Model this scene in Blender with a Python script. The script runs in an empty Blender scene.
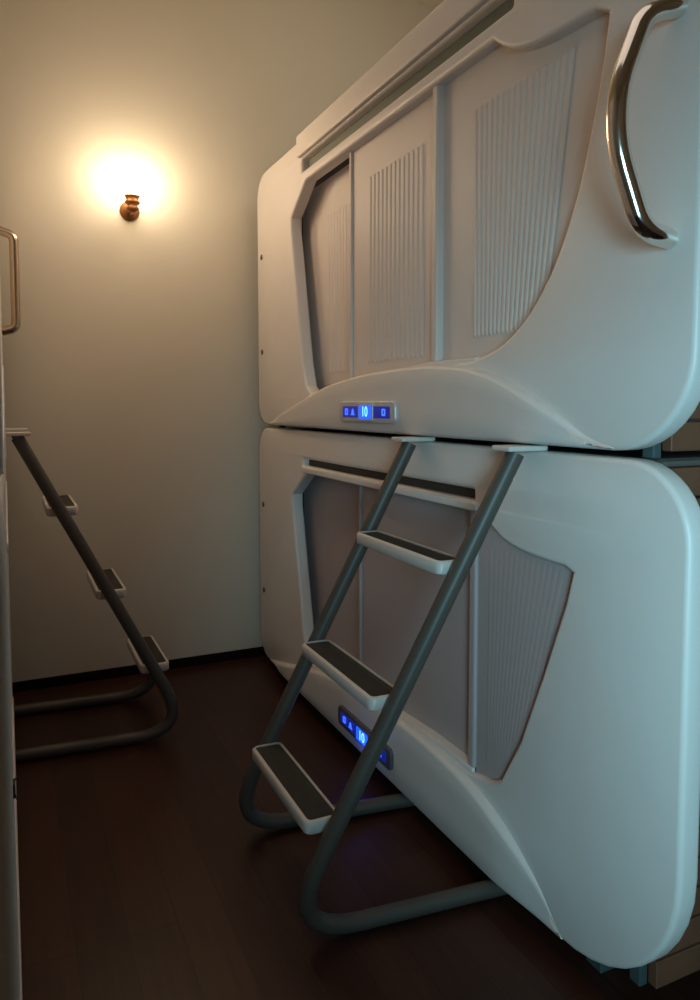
import bpy, math, bmesh
from mathutils import Vector, Matrix
S=bpy.context.scene; COL=S.collection
S.view_settings.view_transform='Standard'
f=740.0; p=math.radians(3.65); H=1.30
psi=math.atan(345/f)
D=1.14; LX=-0.004; YB=3.62; YC=2.235

# ---------------- materials ----------------
def mat(name,col,rough=.5,metal=0.0,emit=None,es=0,noise=0.0,nscale=8,bump=0.0,bscale=60,spec=.5,coat=0):
    m=bpy.data.materials.new(name); m.use_nodes=True; nt=m.node_tree
    b=nt.nodes["Principled BSDF"]; b.inputs["Roughness"].default_value=rough; b.inputs["Metallic"].default_value=metal
    b.inputs["Specular IOR Level"].default_value=spec
    b.inputs["Base Color"].default_value=(*col,1)
    tc=nt.nodes.new("ShaderNodeTexCoord")
    if noise>0:
        n=nt.nodes.new("ShaderNodeTexNoise"); n.inputs["Scale"].default_value=nscale; n.inputs["Detail"].default_value=4
        nt.links.new(tc.outputs["Object"],n.inputs["Vector"])
        r=nt.nodes.new("ShaderNodeMapRange"); r.inputs[3].default_value=1-noise; r.inputs[4].default_value=1+noise
        nt.links.new(n.outputs["Fac"],r.inputs[0])
        mx=nt.nodes.new("ShaderNodeVectorMath"); mx.operation='SCALE'; mx.inputs[0].default_value=col
        nt.links.new(r.outputs[0],mx.inputs["Scale"]); nt.links.new(mx.outputs[0],b.inputs["Base Color"])
    if bump>0:
        n2=nt.nodes.new("ShaderNodeTexNoise"); n2.inputs["Scale"].default_value=bscale; n2.inputs["Detail"].default_value=3
        nt.links.new(tc.outputs["Object"],n2.inputs["Vector"])
        bp=nt.nodes.new("ShaderNodeBump"); bp.inputs["Strength"].default_value=bump; bp.inputs["Distance"].default_value=.002
        nt.links.new(n2.outputs["Fac"],bp.inputs["Height"]); nt.links.new(bp.outputs[0],b.inputs["Normal"])
    if emit:
        b.inputs["Emission Color"].default_value=(*emit,1); b.inputs["Emission Strength"].default_value=es
    return m
def woodmat(name,c1,c2,rough,axis_len,axis_w,rot=90,gs=(60,3,10)):
    m=bpy.data.materials.new(name); m.use_nodes=True; nt=m.node_tree; b=nt.nodes["Principled BSDF"]
    b.inputs["Roughness"].default_value=rough; b.inputs["Specular IOR Level"].default_value=.3
    tc=nt.nodes.new("ShaderNodeTexCoord"); mp=nt.nodes.new("ShaderNodeMapping")
    mp.inputs["Rotation"].default_value=(0,0,math.radians(rot))
    nt.links.new(tc.outputs["Object"],mp.inputs["Vector"])
    br=nt.nodes.new("ShaderNodeTexBrick"); br.inputs["Scale"].default_value=1.0
    br.inputs["Brick Width"].default_value=axis_len; br.inputs["Row Height"].default_value=axis_w
    br.inputs["Mortar Size"].default_value=.0013; br.inputs["Color1"].default_value=(*c1,1); br.inputs["Color2"].default_value=(*c2,1)
    br.inputs["Mortar"].default_value=(c1[0]*.35,c1[1]*.35,c1[2]*.35,1)
    nt.links.new(mp.outputs[0],br.inputs["Vector"])
    mp2=nt.nodes.new("ShaderNodeMapping"); mp2.inputs["Scale"].default_value=gs
    nt.links.new(tc.outputs["Object"],mp2.inputs["Vector"])
    n=nt.nodes.new("ShaderNodeTexNoise"); n.inputs["Scale"].default_value=1; n.inputs["Detail"].default_value=6
    nt.links.new(mp2.outputs[0],n.inputs["Vector"])
    mr=nt.nodes.new("ShaderNodeMapRange"); mr.inputs[3].default_value=.6; mr.inputs[4].default_value=1.4
    nt.links.new(n.outputs["Fac"],mr.inputs[0])
    mx=nt.nodes.new("ShaderNodeVectorMath"); mx.operation='SCALE'
    nt.links.new(br.outputs["Color"],mx.inputs[0]); nt.links.new(mr.outputs[0],mx.inputs["Scale"])
    nt.links.new(mx.outputs[0],b.inputs["Base Color"])
    return m
M_shell=mat("pod_plastic",(.76,.69,.64),.42,noise=.03,bump=.12,bscale=400)
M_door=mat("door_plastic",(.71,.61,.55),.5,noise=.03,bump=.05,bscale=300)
M_doorlow=mat("door_plastic_shaded",(.45,.36,.345),.55,noise=.03,bump=.05,bscale=300)  # same door plastic, the lower pod's low light put into a darker colour
M_dark=mat("slot_dark",(.05,.038,.03),.6,noise=.1)
M_strip=mat("slot_strip",(.16,.175,.13),.6,noise=.08)
M_body=mat("pod_body",(.16,.13,.11),.6,noise=.05)
M_chrome=mat("chrome",(.90,.85,.78),.13,metal=1,noise=.02)
M_bronze=mat("dull_chrome",(.50,.40,.30),.22,metal=1,noise=.03)
M_teal=mat("painted_steel",(.07,.10,.10),.5,metal=.2,noise=.08)
M_rail=mat("ladder_tube",(.086,.071,.058),.45,metal=.0,noise=.06)
M_white=mat("step_white",(.68,.62,.56),.35,noise=.03)
M_tread=mat("tread_rubber",(.030,.025,.021),.7,noise=.2,bump=.5,bscale=200)
M_wall=mat("wall_paint",(.69,.625,.515),.85,noise=.03,nscale=3,bump=.25,bscale=150)
M_ceil=mat("ceiling_paint",(.72,.64,.52),.9,noise=.03)
M_base=mat("skirting_dark",(.012,.007,.005),.8,noise=.1,spec=.1)
M_brass=mat("brass",(.28,.12,.04),.45,metal=.6,noise=.2)
M_bulb=mat("bulb_glow",(1,.9,.7),.4,emit=(1,.90,.72),es=25,noise=.01)
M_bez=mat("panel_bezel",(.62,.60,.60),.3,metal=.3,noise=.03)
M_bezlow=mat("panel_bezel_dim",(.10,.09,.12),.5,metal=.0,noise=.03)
M_scr=mat("panel_screen",(.01,.015,.06),.25,emit=(.01,.03,.5),es=.40,noise=.05)
M_blue=mat("blue_led",(.02,.05,.9),.4,emit=(.03,.10,1),es=2.2,noise=.01)
M_blue2=mat("blue_led_backlight",(.02,.05,.9),.4,emit=(.01,.09,1),es=1.5,noise=.01)
M_blue3=mat("blue_led_bright",(.1,.3,1),.4,emit=(.16,.50,1),es=2.2,noise=.01)
M_screw=mat("screw_metal",(.12,.11,.10),.4,metal=.8,noise=.05)
M_floor=woodmat("floor_wood",(.054,.019,.011),(.039,.013,.008),.38,1.2,.12)
M_slat=mat("slat_wood",(.15,.058,.028),.65,noise=.35,nscale=12,bump=.3)

# ---------------- helpers ----------------
def obj(name,me,parent=None,m=None,**kw):
    o=bpy.data.objects.new(name,me); COL.objects.link(o)
    if m and me: me.materials.clear(); me.materials.append(m)
    if parent: o.parent=parent
    for k,v in kw.items(): o[k]=v
    return o
def bm2me(bm,name,smooth=None):
    bmesh.ops.recalc_face_normals(bm,faces=bm.faces)
    me=bpy.data.meshes.new(name); bm.to_mesh(me); bm.free()
    if smooth is not None: 
        me.shade_smooth() if smooth else me.shade_flat()
    return me
def boxbm(bm,lo,hi,bev=0,seg=2):
    r=bmesh.ops.create_cube(bm,size=1)
    lo=Vector(lo);hi=Vector(hi);c=(lo+hi)/2;s=hi-lo
    for v in r['verts']: v.co=Vector((v.co.x*s.x+c.x,v.co.y*s.y+c.y,v.co.z*s.z+c.z))
    if bev>0:
        es=set()
        for v in r['verts']:
            for e in v.link_edges: es.add(e)
        bmesh.ops.bevel(bm,geom=list(es),offset=bev,segments=seg,affect='EDGES',profile=.5)
def box(name,lo,hi,parent,m,bev=0,**kw):
    bm=bmesh.new(); boxbm(bm,lo,hi,bev); return obj(name,bm2me(bm,name),parent,m,**kw)
def cyl(name,p0,p1,r,parent,m,seg=24,r2=None,**kw):
    bm=bmesh.new(); d=Vector(p1)-Vector(p0)
    bmesh.ops.create_cone(bm,cap_ends=True,segments=seg,radius1=r,radius2=r if r2 is None else r2,depth=d.length)
    q=d.to_track_quat('Z','Y').to_matrix().to_4x4(); q.translation=(Vector(p0)+Vector(p1))/2
    bm.transform(q)
    es=[e for e in bm.edges if len(e.link_faces)==2 and any(len(fc.verts)>4 for fc in e.link_faces)]
    bmesh.ops.bevel(bm,geom=es,offset=min(r*.15,.003),segments=2,affect='EDGES')
    me=bm2me(bm,name,True); 
    return obj(name,me,parent,m,**kw)
def curve_mesh(cu,name):
    t=bpy.data.objects.new("tmp",cu); COL.objects.link(t)
    bpy.context.view_layer.update()
    dg=bpy.context.evaluated_depsgraph_get(); me=bpy.data.meshes.new_from_object(t.evaluated_get(dg))
    bpy.data.objects.remove(t); me.name=name; return me
def plate(name,loops,x0,x1,bev,parent,m,**kw):
    """loops: lists of (y,z); extruded between x0 and x1 (depth) with bevelled edges"""
    cu=bpy.data.curves.new(name,'CURVE'); cu.dimensions='2D'; cu.fill_mode='BOTH'
    for lp in loops:
        sp=cu.splines.new('POLY'); sp.points.add(len(lp)-1); sp.use_cyclic_u=True
        for i,(y,z) in enumerate(lp): sp.points[i].co=(y,z,0,1)
    th=(x1-x0)/2; cu.extrude=max(th-bev,.0001); cu.bevel_depth=bev; cu.bevel_resolution=3; cu.offset=-bev
    me=curve_mesh(cu,name)
    M=Matrix(((0,0,1,(x0+x1)/2),(1,0,0,0),(0,1,0,0),(0,0,0,1)))
    me.transform(M)
    bm=bmesh.new(); bm.from_mesh(me); bmesh.ops.remove_doubles(bm,verts=bm.verts,dist=1e-5)
    me2=bm2me(bm,name,True)
    o=obj(name,me2,parent,m,**kw)
    me2.set_sharp_from_angle(angle=math.radians(35))
    return o
def tube(name,pts,r,parent,m,rad=.0,res=10,**kw):
    pts=[Vector(q) for q in pts]
    out=[pts[0]]
    for i in range(1,len(pts)-1):
        a,b,c=pts[i-1],pts[i],pts[i+1]
        R=rad if not isinstance(rad,(list,tuple)) else rad[i-1]
        u=(a-b).normalized(); w=(c-b).normalized(); ang=u.angle(w)
        t=min(R/math.tan(ang/2),(a-b).length*.49,(c-b).length*.49)
        for k in range(res+1):
            s=k/res; P=(b+u*t)*(1-s)**2+b*2*s*(1-s)+(b+w*t)*s*s
            out.append(P)
    out.append(pts[-1])
    cu=bpy.data.curves.new(name,'CURVE'); cu.dimensions='3D'; cu.bevel_depth=r; cu.bevel_resolution=6; cu.use_fill_caps=True
    sp=cu.splines.new('POLY'); sp.points.add(len(out)-1)
    for i,q in enumerate(out): sp.points[i].co=(*q,1)
    me=curve_mesh(cu,name); me.shade_smooth()
    return obj(name,me,parent,m,**kw)
def smooth_loop(pts,n=6):
    P=[pts[0]]+list(pts)+[pts[-1]]; out=[]
    for i in range(1,len(P)-2):
        p0,p1,p2,p3=[Vector(q) for q in P[i-1:i+3]]
        for k in range(n):
            t=k/n
            out.append(tuple(.5*((2*p1)+(-p0+p2)*t+(2*p0-5*p1+4*p2-p3)*t*t+(-p0+3*p1-3*p2+p3)*t**3)))
    out.append(tuple(pts[-1])); return out
def rrect(y0,z0,y1,z1,rs,n=10):
    out=[]
    cs=[((y0+rs[0],z0+rs[0]),rs[0],180),((y1-rs[1],z0+rs[1]),rs[1],270),((y1-rs[2],z1-rs[2]),rs[2],0),((y0+rs[3],z1-rs[3]),rs[3],90)]
    for (c,r,a) in cs:
        for k in range(n+1):
            t=math.radians(a+90*k/n); out.append((c[0]+r*math.cos(t),c[1]+r*math.sin(t)))
    return out
def text_mesh(s,size,name,parent,m,y,z,x):
    cu=bpy.data.curves.new(name,'FONT'); cu.body=s; cu.size=size; cu.align_x='CENTER'; cu.align_y='CENTER'; cu.extrude=.0004
    cu.offset=.0003
    me=curve_mesh(cu,name)
    M=Matrix(((0,0,-1,x),(-1,0,0,y),(0,1,0,z),(0,0,0,1)))
    me.transform(M); return obj(name,me,parent,m)

# ---------------- capsule bed ----------------
def ribbed(name,yt0,yt1,yb0,yb1,zb,zt,x,parent,n,amp,m):
    """corrugated inset: n trapezoid ribs"""
    bm=bmesh.new(); rows=[]
    ss=[];hh=[]
    for k in range(n):
        for s,h in ((0,0),(.20,0),(.40,1),(.80,1)): ss.append((k+s)/n); hh.append(h)
    ss.append(1.0); hh.append(0)
    zs=[zb-.002,zb,zb+.008,zt-.008,zt,zt+.002]; fl=[0,0,1,1,0,0]
    for zi,zz in enumerate(zs):
        t=(zz-zb)/(zt-zb); t=max(0,min(1,t)); row=[]
        for s,h in zip(ss,hh):
            y=(yb0+(yb1-yb0)*s)*(1-t)+(yt0+(yt1-yt0)*s)*t
            row.append(bm.verts.new((x-.001-h*amp*fl[zi],y-YC,zz)))
        rows.append(row)
    for a,b in zip(rows[:-1],rows[1:]):
        for i in range(len(ss)-1): bm.faces.new((a[i],a[i+1],b[i+1],b[i]))
    return obj(name,bm2me(bm,name,False),parent,m)
def arch_lip(pts,K,depth,parent):
    """moulded ridge: full depth along the bottom, rounding into the shell at the arch line, fading out at both ends"""
    bm=bmesh.new(); cols=[]
    y0,y1=pts[0][0],pts[-1][0]
    gs=[(0.0,.55,.0),(.0,.85,.004),(.0,1,.010),(.35,1,0),(.7,1,0),(.0,1,-.014),(.0,.90,-.008),(.0,.65,-.0035),(.0,.30,-.001),(1.0,-.12,0)]
    for y,z in pts:
        zt=max(z*K,.006); e=min(1,min(y-y0,y1-y)/.26); h=depth*(e*e*(3-2*e)); h=max(h,.0003)
        col=[bm.verts.new((.02,y-YC,.003))]
        for i,(fv,g,off) in enumerate(gs):
            if i<3: zz=.003+min(off,zt*.25)
            elif i<5: zz=max(zt*fv,.004)
            elif i<9: zz=zt+max(off,-zt*.3)
            else: zz=zt
            col.append(bm.verts.new((-h*g if g>0 else .004,y-YC,zz)))
        col.append(bm.verts.new((.02,y-YC,max(zt-.008,.0035))))
        cols.append(col)
    n=len(cols[0])
    for a,b in zip(cols[:-1],cols[1:]):
        for i in range(n): bm.faces.new((a[i],a[(i+1)%n],b[(i+1)%n],b[i]))
    bm.faces.new(cols[0]); bm.faces.new(cols[-1])
    return obj("arched_lip",bm2me(bm,"arched_lip",True),parent,M_shell,label="raised arched lower lip")
def build_pod(label,lower,HP,K,KA,left=False):
    def L(pts,k=1.0): return [(y-YC,z*k) for y,z in pts]
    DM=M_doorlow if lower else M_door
    e=obj("capsule_bed",None,label=label,category="capsule bed",group="stacked capsule beds")
    e.empty_display_size=.2
    outer=L(rrect(.962,0,3.53,HP,(.33 if lower else .20,.12,.12,.16)))
    if lower:
        toppart=smooth_loop([(1.62,.985),(1.58,.955),(1.52,.925),(1.43,.910),(1.30,.905)],5)
        right=[(1.275,.895),(1.295,.82),(1.37,.62),(1.45,.42),(1.53,.275),(1.58,.25),(1.66,.235)]
    else:
        toppart=smooth_loop([(1.60,.985),(1.56,.955),(1.50,.925),(1.40,.905),(1.24,.895)],5)
        right=smooth_loop([(1.20,.875),(1.215,.78),(1.25,.64),(1.30,.50),(1.37,.38),(1.46,.29),(1.56,.235),(1.68,.208)],5)
    rec=L(toppart+right,K)+L(smooth_loop([(1.85,.202),(2.07,.202),(2.3,.192),(2.6,.168),(2.84,.14)],4),KA)+\
        L([(2.89,.17),(2.93,.27),(3.06,.82),(3.06,.875),(2.89,.985)],K)
    s0,s1,s2=(1.018,1.048,1.66) if lower else (1.028,1.078,1.52)
    slot=L(rrect(s2,s0,2.93,s1,(.006,.006,.006,.006),3),K)
    plate("front_panel",[outer,rec,slot],0,.055,.012,e,M_shell,label="off-white moulded front shell with rounded corners and a large opening")
    if lower: ap=[(1.285,.006),(1.32,.035),(1.38,.082)]
    else: ap=[(1.16,.006),(1.24,.028),(1.34,.078)]
    arch=smooth_loop(ap+[(1.50,.145),(1.66,.188),(1.85,.205),(2.07,.205),(2.35,.192),(2.65,.160),(2.90,.11),(3.15,.055),(3.38,.006)],8)
    arch_lip(arch,KA,.004 if left else .026,e)
    if not lower and not left:
        plate("top_fascia",[L(rrect(1.44,1.118,2.95,HP+.012,(.01,.01,.01,.01),4))],-.016,.03,.006,e,M_shell,label="broad flat raised top header")
    if lower: plate("door_track",[L(rrect(1.64,.990,2.92,1.012,(.008,)*4,3),K)],-.003 if left else -.010,.03,.003,e,M_shell)
    box("slot_backing",(.030,s2-.04-YC,1.0*K),(.06,2.97-YC,1.09*K),e,M_dark if lower else M_strip,label="recessed track strip")
    zt=.999*K; zb=.08
    yd=2.42 if lower else 2.50; yp=1.66 if lower else 1.88; x3=.018 if lower else .036
    am=.0003 if lower else .0030
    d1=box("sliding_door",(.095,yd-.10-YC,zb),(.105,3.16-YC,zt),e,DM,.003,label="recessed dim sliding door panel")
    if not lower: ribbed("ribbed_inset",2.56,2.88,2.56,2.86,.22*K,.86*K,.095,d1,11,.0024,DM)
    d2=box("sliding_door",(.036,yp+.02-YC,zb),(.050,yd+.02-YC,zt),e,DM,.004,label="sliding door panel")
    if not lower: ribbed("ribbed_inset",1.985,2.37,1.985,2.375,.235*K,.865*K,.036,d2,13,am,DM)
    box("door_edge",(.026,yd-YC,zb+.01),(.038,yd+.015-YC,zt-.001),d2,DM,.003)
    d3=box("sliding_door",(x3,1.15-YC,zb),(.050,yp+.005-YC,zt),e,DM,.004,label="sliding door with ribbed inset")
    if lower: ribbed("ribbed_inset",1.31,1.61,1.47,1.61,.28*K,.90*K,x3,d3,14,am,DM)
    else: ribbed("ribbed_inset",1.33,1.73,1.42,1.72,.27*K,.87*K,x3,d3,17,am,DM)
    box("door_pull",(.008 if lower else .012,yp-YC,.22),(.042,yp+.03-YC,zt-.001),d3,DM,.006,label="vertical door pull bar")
    plate("door_sill",[L([(1.66,.205),(2.40,.16),(2.40,.185),(1.9,.215),(1.66,.215)],KA)],.004,.05,.003,e,M_shell)
    if not left:
        dy=-.03 if lower else -.05; z0=.052 if lower else .034
        def P(l): return [(y-YC+dy,z-.055+z0) for y,z in l]
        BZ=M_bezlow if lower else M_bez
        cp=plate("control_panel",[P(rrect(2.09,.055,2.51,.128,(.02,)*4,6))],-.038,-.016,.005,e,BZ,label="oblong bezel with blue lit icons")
        plate("screen",[P(rrect(2.12,.072,2.48,.111,(.006,)*4,4))],-.0392,-.033,.0006,cp,M_scr)
        plate("display_block",[P(rrect(2.235,.060,2.345,.123,(.006,)*4,3))],-.0435,-.034,.002,cp,BZ)
        plate("lit_display",[P(rrect(2.245,.068,2.335,.115,(.004,)*4,2))],-.0445,-.038,.0005,cp,M_blue2)
        text_mesh("10",.048,"display_digits",cp,M_blue3,2.29-YC+dy,.0915-.055+z0,-.0452)
        def icon(loops): plate("lit_icon",[P(l) for l in loops],-.0410,-.0385,.0003,cp,M_blue)
        icon([rrect(2.435,.080,2.456,.103,(.003,)*4,2),rrect(2.440,.085,2.451,.098,(.002,)*4,2)])
        icon([[(2.378,.080),(2.409,.080),(2.402,.086),(2.399,.098),(2.393,.103),(2.388,.098),(2.384,.086)]])
        icon([rrect(2.15,.080,2.173,.103,(.003,)*4,2),rrect(2.156,.085,2.167,.098,(.002,)*4,2)])
    if not lower:
        y=1.035-YC
        if left:
            za,zc,pr=.400,.815,.055
            tube("grab_handle",[(.0,y,za),(-pr,y,za+.015),(-pr,y,zc-.015),(.0,y,zc)],.0185,e,M_bronze,rad=[.06,.06],label="rounded dull chrome grab handle")
        else:
            za,zc,pr=.403,.825,.125
            tube("grab_handle",[(.015,y-.01,za),(-.065,y-.002,za+.014),(-pr,y+.005,za+.16),(-pr,y+.005,zc-.16),(-.065,y,zc-.014),(.015,y-.02,zc)],.0195,e,M_chrome,rad=[.12,.4,.4,.12],res=14,label="curved chrome grab handle")
    for zz in (.34,.78): cyl("screw",(-.003,3.46-YC,zz*K),(.004,3.46-YC,zz*K),.012,e,M_screw)
    bm=bmesh.new(); boxbm(bm,(.11,1.13-YC,.01),(1.05,3.46-YC,HP-.005),.02)
    obj("shell_body",bm2me(bm,"shell_body"),e,M_body,label="dark enclosed sleeping box")
    bm=bmesh.new(); z=.0
    while z<HP-.03:
        boxbm(bm,(.085,1.085-YC,z),(1.05,1.11-YC,min(z+.060,HP)),.002,1); z+=.066
    obj("wood_slats",bm2me(bm,"wood_slats"),e,M_slat,label="brown horizontal wooden slats on the end")
    for yy in (1.105,3.36):
        box("frame_post",(.057,yy-YC,.0 if lower else -.015),(.080,yy+.03-YC,HP-.01),e,M_teal,.003,label="teal grey painted steel post")
    if lower:
        for yy in (1.22,3.30):
            for xx in (.06,.90): box("foot",(xx,yy-YC,-.055),(xx+.05,yy+.05-YC,.012),e,M_teal,.003,label="teal grey steel foot")
    return e
BL=.055; BU=1.205
lo=build_pod("lower white capsule bed with ladder, blue panel near floor",True,1.135,.97,1.12); lo.location=(D,YC,BL)
up=build_pod("upper white capsule bed with ribbed sliding doors and chrome handle",False,1.195,1.03,1.03); up.location=(D,YC,BU)
l2=build_pod("lower white capsule bed across the aisle with ladder",True,1.135,.97,1.12,True); l2.location=(LX,YC,BL); l2.rotation_euler=(0,0,math.pi)
u2=build_pod("upper white capsule bed across the aisle with chrome handle",False,1.195,1.03,1.03,True); u2.location=(LX,YC,BU); u2.rotation_euler=(0,0,math.pi)

# ---------------- ladder ----------------
def ring(x0,y0_,x1,y1_,r,n=5):
    out=[]
    for cx_,cy_,aa in ((x1-r,y1_-r,0),(x0+r,y1_-r,90),(x0+r,y0_+r,180),(x1-r,y0_+r,270)):
        for k in range(n+1):
            t=math.radians(aa+90*k/n); out.append((cx_+r*math.cos(t),cy_+r*math.sin(t)))
    return out
def build_ladder(label,yt,yc,ye,bx,wid=None):
    e=obj("bunk_ladder",None,label=label,category="ladder",group="bunk ladders")
    e.empty_display_size=.2
    top=(-.040,1.185); bot=(bx,.024)
    def rx(z): t=(top[1]-z)/(top[1]-bot[1]); return top[0]+(bot[0]-top[0])*t
    def ry(z,s):
        t=(top[1]-z)/(top[1]-bot[1]); return yt[s]+(yc[s]-yt[s])*t
    for s in (0,1):
        tube("rail",[(rx(1.185),ry(1.185,s),1.185),(bot[0],yc[s],.024),(.05,ye[s],.024)],.022,e,M_rail,rad=.13,label="dark grey steel tube rail bent back at the floor")
        y=yt[s]
        box("hook",(-.085,y-.035,1.1905),(.03,y+.035,1.2035),e,M_white,.004,label="white flat hook")
    for z in (.91,.585,.28):
        low=z<.4
        x=rx(z)-.008; y0=ry(z,0)+.020+(.018 if low else 0); y1=ry(z,1)-.020
        wd=.040 if z>.8 else .047
        if wid: wd=wid; x=rx(z)-.006
        a,b=x-wd,x+wd
        bm=bmesh.new()
        O_=ring(a,y0,b,y1,.020); I_=ring(a+.009,y0+.009,b-.009,y1-.009,.012)
        zb_,zt_=z-.018,z+.016
        c=Vector(((a+b)/2,(y0+y1)/2))
        def inset(P,d): 
            return [(q[0]-math.copysign(min(d,abs(q[0]-c.x)),q[0]-c.x),q[1]-math.copysign(min(d,abs(q[1]-c.y)),q[1]-c.y)) for q in P]
        loops=[(inset(O_,.004),zb_),(O_,zb_+.004),(O_,zt_-.004),(inset(O_,.003),zt_),(inset(I_,-.001),zt_),(I_,zt_-.003),(I_,z-.004)]
        vs=[[bm.verts.new((q[0],q[1],zz)) for q in P] for P,zz in loops]
        for A,B in zip(vs[:-1],vs[1:]):
            for i in range(len(A)): bm.faces.new((A[i],A[(i+1)%len(A)],B[(i+1)%len(A)],B[i]))
        bm.faces.new(vs[0]); bm.faces.new(vs[-1])
        me=bm2me(bm,"step",True); me.set_sharp_from_angle(angle=math.radians(50))
        st=obj("step",me,e,M_white,label="white rounded step tray")
        bm=bmesh.new()
        T=ring(a+.0095,y0+.0095,b-.0095,y1-.0095,.0115)
        v0=[bm.verts.new((q[0],q[1],z-.003)) for q in T]; v1=[bm.verts.new((q[0],q[1],z+.0125)) for q in T]
        for i in range(len(T)): bm.faces.new((v0[i],v0[(i+1)%len(T)],v1[(i+1)%len(T)],v1[i]))
        bm.faces.new(v1); bm.faces.new(v0)
        k=0
        while a+.018+k*.007<b-.02:
            boxbm(bm,(a+.018+k*.007,y0+.02,z+.012),(a+.022+k*.007,y1-.02,z+.0137),0); k+=1
        obj("tread",bm2me(bm,"tread"),st,M_tread,label="black rubber tread")
    return e
lad=build_ladder("dark grey tubular ladder with three white-edged steps and flat hooks",(-.33,.18),(-.16,.34),(-.22,.26),-.575); lad.location=(D,1.76,0)
lad2=build_ladder("dark grey tubular ladder seen edge-on against the opposite bed",(-.25,.20),(-.20,.24),(-.25,.19),-.63,.055); lad2.location=(LX,3.08,0); lad2.rotation_euler=(0,0,math.pi)

# ---------------- wall lamp ----------------
wl=obj("wall_lamp",None,label="small brass wall lamp with glowing bare bulb on cream wall",category="wall lamp")
wl.location=(.55,YB,2.20)
def lathe(name,prof,cx_,cy_,cz_,parent,m,axis='Z'):
    bm=bmesh.new(); rows=[]
    for r,z in prof:
        row=[]
        for a in range(24):
            u,v=r*math.cos(a*math.pi/12),r*math.sin(a*math.pi/12)
            row.append(bm.verts.new((cx_+u,cy_+v,cz_+z) if axis=='Z' else (cx_+u,cy_-z,cz_+v)))
        rows.append(row)
    for a,b in zip(rows[:-1],rows[1:]):
        for i in range(24): bm.faces.new((a[i],a[(i+1)%24],b[(i+1)%24],b[i]))
    return obj(name,bm2me(bm,name,True),parent,m)
lathe("wall_rose",[(.0005,0),(.045,0),(.045,.006),(.038,.010),(.034,.014),(.022,.018),(.018,.026),(.0005,.028)],0,0,0,wl,M_brass,'Y')
cyl("arm",(0,-.09,0),(0,-.02,0),.011,wl,M_brass)
lathe("socket",[(.0005,-.046),(.010,-.043),(.012,-.034),(.007,-.028),(.024,-.020),(.030,-.010),(.024,0),(.022,.006),(.033,.014),(.034,.022),(.027,.028),(.030,.040),(.036,.046),(.030,.050),(.0005,.050)],0,-.09,0,wl,M_brass)
lathe("bulb",smooth_loop([(.014,0),(.018,.015),(.034,.035),(.042,.062),(.036,.088),(.018,.102),(0.0005,.106)],4),0,-.09,.045,wl,M_bulb).__setitem__("label","glowing warm bulb")

# ---------------- room ----------------
def struct(name,lo,hi,m): 
    o=box(name,lo,hi,None,m); o["kind"]="structure"; return o
X0,X1,Y0,ZC=-1.35,2.75,-2.2,3.48
struct("floor",(X0,Y0,-.05),(X1,YB,0),M_floor)
struct("ceiling",(X0,Y0,ZC),(X1,YB,ZC+.05),M_ceil)
struct("wall_back",(X0,YB,-.05),(X1,YB+.1,ZC+.05),M_wall)
struct("wall_front",(X0,Y0-.1,-.05),(X1,Y0,ZC+.05),M_wall)
struct("wall_left",(X0-.1,Y0-.1,-.05),(X0,YB+.1,ZC+.05),M_wall)
struct("wall_right",(X1,Y0-.1,-.05),(X1+.1,YB+.1,ZC+.05),M_wall)
struct("baseboard_back",(X0,YB-.012,0),(X1,YB,.045),M_base)

# ---------------- lights ----------------
def light(kind,name,loc,energy,col,**kw):
    l=bpy.data.lights.new(name,kind); l.energy=energy; l.color=col
    for k,v in kw.items(): setattr(l,k,v)
    o=bpy.data.objects.new(name,l); o.location=loc; COL.objects.link(o); return o
for dx in (-.085,.085):
    light('POINT',"lamp_light",(.55+dx,YB-.14,2.335),1.9,(1,.78,.50),shadow_soft_size=.05)
light('POINT',"lamp_throw_light",(.55,YB-.60,2.40),7.2,(1,.75,.51),shadow_soft_size=.15)
light('POINT',"panel_glow_light",(D-.07,2.27,.12),.10,(.05,.12,1),shadow_soft_size=.03)
a=light('AREA',"cool_light",(-.1,-1.0,1.2),8.6,(.40,.82,1.0),shape='RECTANGLE',size=.6,size_y=1.2,spread=math.radians(60))
a.rotation_euler=(Vector((1.14,.53,1.0))-a.location).to_track_quat('-Z','Y').to_euler()
light('POINT',"upper_wall_fill",(1.5,2.6,2.95),7.0,(1,.92,.75),shadow_soft_size=.3)  # added fill without a fixture, lifts the upper wall and ceiling corner
a=light('AREA',"aisle_fill",(.5,1.3,3.4),4.6,(1,.88,.79),shape='RECTANGLE',size=1.2,size_y=2)  # unseen overhead warm fill over the aisle and pod fronts, no fixture modelled
W=bpy.data.worlds.new("World"); S.world=W; W.use_nodes=True
W.node_tree.nodes["Background"].inputs[0].default_value=(.8,.85,.8,1); W.node_tree.nodes["Background"].inputs[1].default_value=.05

# ---------------- camera ----------------
fw=Vector((math.sin(psi)*math.cos(p), math.cos(psi)*math.cos(p), -math.sin(p)))
rt=Vector((math.cos(psi),-math.sin(psi),0)); upv=rt.cross(fw)
cam=bpy.data.cameras.new("camera"); co=bpy.data.objects.new("camera",cam); COL.objects.link(co)
R=Matrix((rt,upv,-fw)).transposed().to_4x4(); R.translation=Vector((0,0,H)); co.matrix_world=R
cam.sensor_width=36; cam.lens=f*.036; cam.shift_x=-.0007; cam.shift_y=-.048; cam.clip_start=.02
S.camera=co
